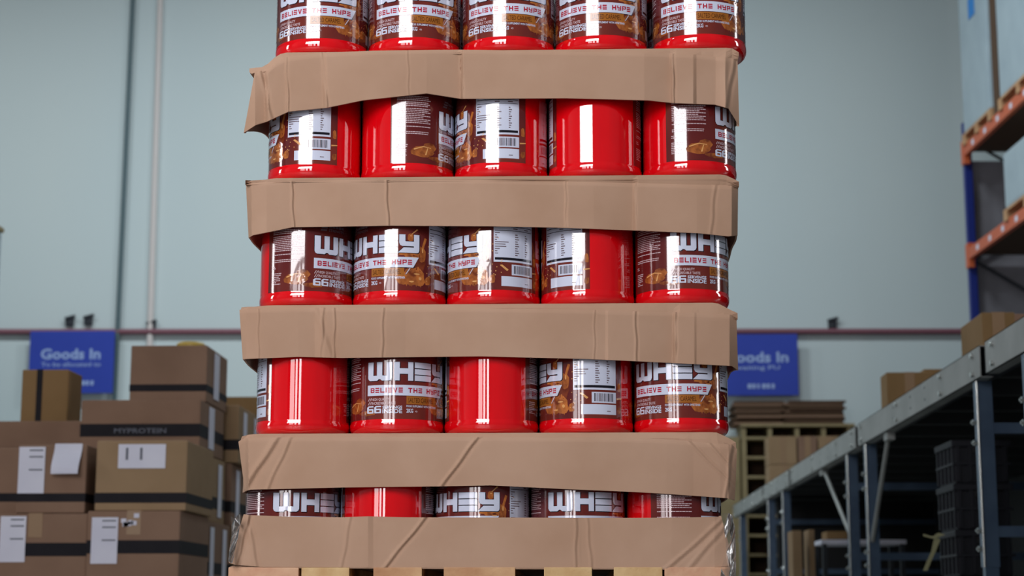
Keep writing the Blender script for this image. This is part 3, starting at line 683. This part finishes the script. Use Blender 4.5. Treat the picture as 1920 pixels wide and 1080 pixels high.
# lower part of rank two (mostly hidden) and the receding right-hand face
for cI, (ya, xo, tops) in enumerate(((Y2, 0, (.150, .465, .778)), (Y2 + .66, .02, (.150, .465, .778, 1.07)), (Y2 + 1.32, .05, (.150, .465, .778)))):
    for q in range(len(tops) - (0 if cI else 1)):
        zlo = tops[q]; zhi = tops[q + 1] - .003 if q + 1 < len(tops) else (1.02 if cI == 2 else 1.2)
        if cI == 1 and q == 3: continue
        xe = -1.70 + xo - .03 * (q % 2)
        o = empty('cardboard_box', (xe - .22, ya + .3, zlo)); tag(o, 'carton in the %s rank of the left stack, %s layer, edge on' % (('second', 'third', 'fourth')[cI], ('bottom', 'second', 'third', 'fourth')[q]), 'box', 'cartons stacked at the left')
        m = MB(); m.box(xe - .44, xe, ya, ya + .6, zlo, zhi, 'box_b' if (q + cI) % 2 else 'box', .006); b = m.build('carton', o); b.location = -o.location
        m = MB(); h = zhi - zlo; m.box(xe - .4412, xe + .0012, ya - .0012, ya + .6012, zlo + h * .22, zlo + h * .40, 'tape'); b = m.build('tape_band', o); b.location = -o.location
        for yy in (.12, .42):
            m = MB(); m.box(xe + .002, xe + .0035, ya + yy, ya + yy + .09, zlo + h * .1, zhi - h * .08, 'paper'); b = m.build('paper_label', o); b.location = -o.location
Y4 = 10.4
carton(403, 744, 520, 830, Y4, .6, 'carton behind the stack, just left of the tubs, dark band low on it', 'box_c', (778, 792), floor=at(418, 830, Y4).z + .003, group='cartons stacked at the left')
carton(418, 830, 540, 930, Y4, .6, 'carton under the one just left of the tubs', 'box', (890, 905), floor=at(418, 930, Y4).z + .003)
carton(410, 930, 540, 1030, Y4, .6, 'lowest carton just left of the tubs', 'box', (980, 1000), floor=.15)
def pallet(x0, x1, y0, y1, lab):
    o = empty('pallet', ((x0 + x1) / 2, (y0 + y1) / 2, 0)); tag(o, lab, 'pallet')
    def fin(m, nm):
        q = m.build(nm, o); q.location = -o.location
    n = 6; w = (x1 - x0)
    for i in range(n):
        m = MB(); a = x0 + i * (w - .1) / (n - 1); m.box(a, a + .1, y0, y1, .126, .148, 'wood'); fin(m, 'deck_board')
    for i in range(3):
        a = y0 + i * (y1 - y0 - .1) / 2
        m = MB(); m.box(x0, x1, a, a + .1, .1, .1255, 'wood'); fin(m, 'stringer_board')
        for q in range(3):
            b = x0 + q * (w - .1) / 2; m = MB(); m.box(b, b + .1, a, a + .1, .022, .0998, 'wood'); fin(m, 'block')
    for q in range(3):
        b = x0 + q * (w - .1) / 2; m = MB(); m.box(b, b + .1, y0, y1, 0, .0218, 'wood'); fin(m, 'base_board')
pallet(-2.75, -1.66, 7.56, 8.86, 'wooden pallet under the front cartons at left')
pallet(-2.75, -1.62, 8.88, 10.2, 'wooden pallet under the rear cartons at left')
pallet(-2.2, -1.1, 10.38, 11.3, 'wooden pallet under the cartons just left of the tubs')
# stack at the far left edge
p = at(5, 437, 12.0)
o = empty('wrapped_load', (p.x - .5, 11.4, 0)); tag(o, 'tall shrink-wrapped load at the left picture edge', 'load')
m = MB(); m.box(p.x - 1.0, p.x, 11.0, 12.0, .15, p.z, 'wrapw', .02); b = m.build('wrapped_body', o); b.location = -o.location
m = MB(); m.box(p.x - 1.0, p.x + .01, 10.98, 12.0, p.z + .001, p.z + .03, 'ply'); b = m.build('top_board', o); b.location = -o.location
m = MB(); m.box(p.x - 1.0, p.x, 11.0, 12.0, .0, .149, 'wood'); b = m.build('pallet_base', o); b.location = -o.location

# ================================================================ STEEL PLATFORM AT RIGHT
XM = 1.564; ZT = CZ + 1.0; ZBm = CZ + .877
def Ypx(px, X=XM): return X * F / ((px - 1080)) / 1.0
platform = empty('steel_platform', (XM, 5, 0)); tag(platform, 'long galvanised steel platform frame receding along the right side', 'platform')
def pf(m, nm, lab=None):
    o = m.build(nm, platform); o.location = -platform.location
    if lab: o['label'] = lab
    return o
joints = [4.2, 6.88, 10.02, 13.2, 15.1, 18.0]
for a, b in zip(joints, joints[1:]):
    m = MB(); a2 = a + .05; b2 = b - .05
    m.box(XM, XM + .004, a2, b2, ZBm, ZT, 'galv'); m.box(XM, XM + .06, a2, b2, ZT - .003, ZT, 'galv'); m.box(XM, XM + .05, a2, b2, ZBm, ZBm + .003, 'galv')
    pf(m, 'edge_beam')
    for yy in (a2 + .12, a2 + .75, b2 - .12, (a2 + b2) / 2 + .3):
        for zz in (ZBm + .025, ZT - .025):
            m = MB(); m.rod((XM - .012, yy, zz), (XM, yy, zz), .011, 'bolt', 12); pf(m, 'bolt')
    m = MB()
    for yy in (a2 + 1.1, a2 + 1.45, a2 + 1.9):
        for zz in (ZBm + .04, ZT - .03): m.box(XM - .0006, XM, yy, yy + .02, zz - .006, zz + .006, 'dark')
    pf(m, 'slot_holes')
m = MB(); m.box(XM + .03, XM + .09, 4.2, 18.0, ZBm + .01, ZT - .005, 'dark'); pf(m, 'inner_beam')
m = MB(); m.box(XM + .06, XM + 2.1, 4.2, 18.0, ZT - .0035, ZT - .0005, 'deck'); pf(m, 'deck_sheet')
y = 4.6
while y < 17.8:
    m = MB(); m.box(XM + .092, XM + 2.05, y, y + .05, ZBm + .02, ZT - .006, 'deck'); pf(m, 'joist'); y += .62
posts = [5.2, 6.31, 7.09, 9.83, 10.5, 13.8, 14.85, 17.4]
for i, y in enumerate(posts):
    m = MB(); x0 = XM + .006; w = .062; t = .004
    m.box(x0, x0 + w, y - .05, y - .05 + t, .22, ZBm - .002, 'post'); m.box(x0, x0 + t, y - .046, y, .22, ZBm - .002, 'post'); m.box(x0 + w - t, x0 + w, y - .046, y, .22, ZBm - .002, 'post')
    m.rod((x0 + .003, y - .05, .22), (x0 + .003, y - .05, ZBm - .002), .0055, 'bolt')  # bright rod added along the corner to make its highlight line
    m.box(x0 + .006, x0 + w - .004, y - .046, y - .0005, 0.006, .22, 'post')
    pf(m, 'post')
    m = MB(); m.box(x0 - .02, x0 + w + .02, y - .07, y + .03, 0, .006, 'galv'); pf(m, 'foot_plate')
    for zz in (.78, .70, .36, .29):
        m = MB(); m.rod((x0 - .014, y - .025, zz), (x0, y - .025, zz), .012, 'bolt', 6); m.rod((x0 - .02, y - .025, zz), (x0 - .014, y - .025, zz), .006, 'bolt', 8); pf(m, 'bolt')
for y in (7.09, 10.5, 14.85):
    for z in (.735, .335):
        m = MB(); m.box(XM + .068, XM + 1.38, y - .045, y - .005, z, z + .042, 'post'); pf(m, 'cross_rail')
m = MB(); m.rod((XM + .03, 9.15, ZBm), (XM + .03, 9.78, .42), .012, 'galv'); m.box(XM + .01, XM + .05, 9.1, 9.2, ZBm - .04, ZBm, 'galv'); pf(m, 'brace')
m = MB(); m.rod((XM + .03, 11.6, ZBm), (XM + .03, 10.6, .5), .012, 'galv'); m.box(XM + .01, XM + .05, 11.55, 11.65, ZBm - .04, ZBm, 'galv'); pf(m, 'brace')
# black crates stacked under the platform
def crate(x0, y0, z0, w, d, h, lab):
    o = empty('plastic_crate', (x0 + w / 2, y0 + d / 2, z0)); tag(o, lab, 'crate', 'black crates under the platform')
    m = MB(); k = 'crate'
    m.box(x0 + .015, x0 + w - .015, y0 + .015, y0 + d - .015, z0, z0 + h - .03, k, .006)
    m.box(x0, x0 + w, y0, y0 + d, z0 + h - .03, z0 + h - .002, k, .004)
    for i in range(5):
        a = x0 + .02 + i * (w - .055) / 4; m.box(a, a + .015, y0 + .004, y0 + .0155, z0 + .01, z0 + h - .03, k)
        a = y0 + .02 + i * (d - .055) / 4; m.box(x0 + .004, x0 + .0155, a, a + .015, z0 + .01, z0 + h - .03, k)
    m.box(x0 + .003, x0 + w - .003, y0 + .003, y0 + d - .003, z0 + h * .42, z0 + h * .48, k, .002)
    b = m.build('crate_body', o); b.location = -o.location
    m = MB(); m.box(x0 + w * .35, x0 + w * .65, y0 - .004, y0 - .0005, z0 + h * .7, z0 + h * .84, 'blackp', .001); b = m.build('grip', o); b.location = -o.location
zz = 0
for q, h in enumerate((.2, .2, .2, .19)):
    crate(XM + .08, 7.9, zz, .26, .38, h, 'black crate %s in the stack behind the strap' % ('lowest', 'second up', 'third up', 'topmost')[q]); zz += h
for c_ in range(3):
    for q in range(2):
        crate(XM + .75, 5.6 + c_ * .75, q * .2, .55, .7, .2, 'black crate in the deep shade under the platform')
m = MB(); m.box(XM + 1.4, XM + 1.45, 4.3, 17.9, 0, ZBm - .01, 'blackp'); tag(m.build('shade_screen'), 'added black sheet standing in for the shade under the platform', 'screen')  # added sheet, its black stands in for the darkness below the deck
m = MB(); m.box(XM + .1, XM + 1.39, 14.95, 15.0, 0, ZBm - .01, 'blackp'); tag(m.build('shade_screen'), 'added black sheet standing in for shade at the far end under the platform', 'screen')  # second added sheet, stands in for shade at the far end
# cream strap
m = MB(); pts = [(1766, 999, 7), (1754, 1005, 4), (1757, 1012, 6), (1750, 1035, 4), (1742, 1052, 4), (1735, 1070, 4)]
g = [[at(x - w, y, 8.06 + .004 * i), at(x + w, y + (3 if i < 2 else 0), 8.06 + .004 * i)] for i, (x, y, w) in enumerate(pts)]
solid(m, g, len(g), 2, lambda i, j: Vector((0, 1, 0)), .002, 'strap')
g = [[at(x, y - 2, 8.06), at(x, y + 2, 8.06)] for x, y in ((1731, 1003), (1745, 1007), (1756, 1008))]
solid(m, g, len(g), 2, lambda i, j: Vector((0, 1, 0)), .002, 'strap'); tag(m.build('strap', None, at(1766, 999, 8.06)), 'cream webbing strap hanging from the side of the black crate stack', 'strap')
# things under the far platform
for i, (px0, px1, py0, py1, Y, k, lab) in enumerate(((1485, 1506, 995, 1100, 11.5, 'box_b', 'narrow upright carton under the platform, left of its twin'), (1516, 1530, 993, 1100, 11.6, 'box_b', 'narrow upright carton under the platform, right of its twin'), (1550, 1600, 996, 1012, 12.2, 'box_c', 'small ochre carton on the pale shelf under the platform'))):
    A = at(px0, py0, Y); B = at(px1, py1, Y); z0 = 0 if i < 2 else at(0, 1013, Y).z
    m = MB(); m.box(A.x, B.x, Y, Y + .25, z0 + .001, A.z, k, .003); tag(m.build('cardboard_box', None, (A.x, Y, z0)), lab, 'box', 'boxes under the platform')
A = at(1540, 1014, 12.1); B = at(1700, 1020, 12.1)
r = empty('low_table', (A.x, 12.2, 0)); tag(r, 'low table with a pale top under the platform', 'table')
m = MB(); m.box(A.x, B.x, 12.1, 12.6, at(0, 1022, 12.1).z, at(0, 1014, 12.1).z, 'paper', .003); b = m.build('table_top', r); b.location = -r.location
for x in (A.x + .01, B.x - .04):
    for y in (12.12, 12.55): m = MB(); m.box(x, x + .03, y, y + .03, 0, at(0, 1022, 12.1).z, 'dark'); b = m.build('leg', r); b.location = -r.location

# boxes on the platform
def pbox(px0, py0, X0, w, d, h, key, lab, Y=None):
    Y = X0 * F / (px0 - 1080) if Y is None else Y
    o = empty('cardboard_box', (X0 + w / 2, Y + d / 2, ZT)); tag(o, lab, 'box', 'cartons on the platform')
    m = MB(); m.box(X0, X0 + w, Y, Y + d, ZT + .001, ZT + h, key, .004); b = m.build('carton', o); b.location = -o.location
    m = MB(); m.box(X0 + w / 2 - .025, X0 + w / 2 + .025, Y - .001, Y + d + .001, ZT + .01, ZT + h + .001, 'cleartape'); b = m.build('packing_tape', o); b.location = -o.location
pbox(1665, 712, 1.66, .24, .2, .235, 'box_c', 'ochre carton on the platform beyond the nearest beam joint')
pbox(1735, 688, 1.93, .5, .3, .30, 'box_c', 'taller ochre carton right of the small one on the platform')
pbox(1847, 592, 1.63, .13, .4, .165, 'box_c', 'ochre carton on the platform at the right edge, beside the blue upright')
pbox(1890, 590, 1.80, .5, .4, .20, 'box', 'reddish carton behind the ochre one at the right edge', Y=7.4)
for i, (x0, w, z0, h, k) in enumerate(((1.72, .28, 0, .25, 'box_b'), (2.01, .24, 0, .25, 'box'), (2.26, .30, 0, .25, 'box_b'), (1.72, .25, .252, .25, 'box_b'), (1.98, .17, .252, .25, 'box'), (2.16, .20, .252, .25, 'box_b'), (2.37, .25, .252, .25, 'box'))):
    o = empty('cardboard_box', (x0 + w / 2, 16.2, ZT + z0)); tag(o, 'small carton %s of the %s layer in front of the pigeonhole unit' % (('first', 'second', 'third')[i] if i < 3 else ('first', 'second', 'third', 'fourth')[i - 3], 'lower' if i < 3 else 'upper'), 'box', 'cartons on the platform')
    m = MB(); m.box(x0, x0 + w - .004, 16.0, 16.35, ZT + z0 + .001, ZT + z0 + h, k, .004); b = m.build('carton', o); b.location = -o.location
    m = MB(); m.box(x0 + w / 2 - .025, x0 + w / 2 + .025, 15.999, 16.351, ZT + z0 + .01, ZT + z0 + h + .001, 'cleartape'); b = m.build('packing_tape', o); b.location = -o.location

# ---- pigeonhole unit with flattened cartons on top
YU = 18.25
A = at(1394, 795, YU); zt = A.z; x0 = A.x; x1 = at(1597, 795, YU).x
r = empty('pigeonhole_unit', ((x0 + x1) / 2, YU + .3, 0)); tag(r, 'pale plywood pigeonhole shelving unit against the far wall at right', 'shelving')
def uf(m, nm):
    o = m.build(nm, r); o.location = -r.location
m = MB(); m.box(x0, x1, YU + .55, YU + .57, 0, zt - .03, 'chip'); uf(m, 'back_panel')
m = MB(); m.box(x0 - .03, x1 + .03, YU - .02, YU + .58, zt - .03, zt, 'ply', .003); uf(m, 'top_board')
xs = [at(px, 860, YU).x for px in (1396, 1445, 1496, 1546, 1595)]
for x in xs:
    m = MB(); m.box(x - .022, x + .022, YU, YU + .549, 0, zt - .031, 'ply', .002); uf(m, 'upright_panel')
for py in (826, 862, 898, 934, 970, 1006, 1042, 1078):
    z = at(0, py, YU).z
    for a, b in zip(xs, xs[1:]):
        m = MB(); m.box(a + .0225, b - .0225, YU + .003, YU + .548, z - .014, z + .014, 'ply', .002); uf(m, 'shelf')
m = MB(); xl = at(1368, 800, YU).x; m.box(xl - .25, x0 - .035, YU + .1, YU + .5, 0, zt - .12, 'ply'); tag(m.build('tall_panel_stack', None, (xl, YU, 0)), 'pale tall boards standing just right of the tubs, beside the pigeonhole unit', 'board')
rr = random.Random(9)
for side, (pa, pb) in enumerate(((1378, 1474), (1476, 1588))):
    a = at(pa, 790, YU).x; b = at(pb, 790, YU).x; z = zt + .001; n = 0; flats = []
    while z < zt + .24:
        t = .022; dx = rr.uniform(-.04, .03)
        o = None; m = MB(); tl = .0 if n < 8 else .0
        m.box(a + dx, b + dx * (1 if side == 0 else .6) - .012, YU + .02 + rr.uniform(0, .04), YU + .55, z, z + t - .003, 'chip' if n % 3 else 'box', .002)
        o = m.build('flat_carton', None, (a, YU, z)); flats.append(o); z += t; n += 1
    for q, o in enumerate(reversed(flats)):
        w_ = ('topmost', 'second', 'third', 'fourth', 'fifth', 'sixth', 'seventh', 'eighth', 'ninth', 'tenth', 'lowest')[min(q, 10)]
        tag(o, 'flattened carton, %s in the %s pile on the pigeonhole unit' % (w_ if q in (0, 10) else w_ + ' from the top', ('left', 'right')[side]), 'flat carton', 'flattened cartons on the pigeonhole unit')

# ================================================================ PALLET RACK AT RIGHT
rk = empty('pallet_rack', (3.9, 17, 0), math.radians(2.9)); tag(rk, 'blue and orange pallet rack at the right edge, holding wrapped loads', 'rack')
R0 = at(1822, 600, 17.2); RX = R0.x
ca, sa = cos(math.radians(2.9)), sin(math.radians(2.9))
rk.location = (RX, 17.2, 0)
def kf(m, nm, lab=None):
    o = m.build(nm, rk)
    if lab: o['label'] = lab
# local frame: x to the right (rack depth), y away from camera (rack length, negative = nearer)
def zpx(py, Y): return CZ + (1140 - py) / F * Y
topz = zpx(222, 17.2)
zb1 = zpx(290, 17.2); zb2 = zpx(491, 17.2)
for yy in (0, -2.75):
    for xx in (0, 1.0):
        m = MB(); m.box(xx, xx + .075, yy, yy + .07, 0, topz if yy == 0 else topz + .9, 'blue', .004)
        kf(m, 'upright')
    m = MB(); z = .4; q = 0
    while z < topz - .6:
        m.rod((.04 if q % 2 else 1.03, yy + .035, z), (1.03 if q % 2 else .04, yy + .035, z + .6), .016, 'dark'); z += .6; q += 1
    kf(m, 'bracing')
for zb in (zb1, zb2):
    for xx in (-.012, 1.035):
        m = MB(); m.box(xx, xx + .05, -2.68, -.001, zb, zb + .11, 'orange', .004); kf(m, 'beam')
        m = MB(); m.box(xx - .004, xx + .056, -.05, .06, zb - .08, zb + .16, 'orange', .003); kf(m, 'beam_bracket')
    m = MB()
    for q in range(6): m.box(-.014, -.0125, -2.5 + q * .42, -2.42 + q * .42, zb + .03, zb + .08, 'paper')
    kf(m, 'beam_stickers')
    m = MB(); m.box(.045, 1.03, -2.68, -.001, zb + .05, zb + .09, 'chip'); kf(m, 'shelf_board')
m = MB(); m.box(.02, 1.2, .09, .1, .4, zb1 - .02, 'greymesh'); kf(m, 'end_sheet')

def rack_load(x0, x1, y0, y1, z0, h, lab, sticker=None):
    o = empty('wrapped_load', rk.matrix_basis @ Vector(((x0 + x1) / 2, (y0 + y1) / 2, z0)), math.radians(2.9)); tag(o, lab, 'load', 'white wrapped loads on the rack')
    c = Vector(((x0 + x1) / 2, (y0 + y1) / 2, z0)); w = x1 - x0; d = y1 - y0
    o.location = (RX + c.x * ca - c.y * sa, 17.2 + c.x * sa + c.y * ca, z0)
    for q in range(3):
        m = MB(); m.box(-w / 2, w / 2, -d / 2 + q * (d - .1) / 2, -d / 2 + .1 + q * (d - .1) / 2, 0, .08, 'wood'); m.build('pallet_block', o)
    m = MB(); m.box(-w / 2, w / 2, -d / 2, d / 2, .081, .105, 'wood'); m.build('pallet_deck', o)
    m = MB(); m.box(-w / 2 + .01, w / 2 - .02, -d / 2 + .02, d / 2 - .02, .106, h, 'wrapw', .03); m.build('wrapped_body', o)
    if sticker: m = MB(); m.box(-w / 2 + .004, -w / 2 + .008, -.1, .1, sticker, sticker + .2, 'bluelab'); m.build('sticker', o, None)
zs1 = zb1 + .092; zs2 = zb2 + .092
rack_load(-.03, .95, -1.05, -.06, zs1, 2.2, 'tall white wrapped load on the upper rack beam, farther one', 1.15)
rack_load(-.03, .95, -2.5, -1.3, zs1, 2.3, 'tall white wrapped load on the upper rack beam, nearer one', 1.55)
rack_load(-.03, .95, -2.6, -1.3, zs2, .62, 'low white wrapped load on the lower rack beam')
m = MB(); m.box(-.01, .9, -.02 - 1.27, -1.1, .0, 2.1, 'chip'); o = m.build('board_stack'); o.location = (RX, 17.2, zs1); o.rotation_euler = (0, 0, math.radians(2.9)); tag(o, 'brown board edge standing between the two tall wrapped loads', 'board')
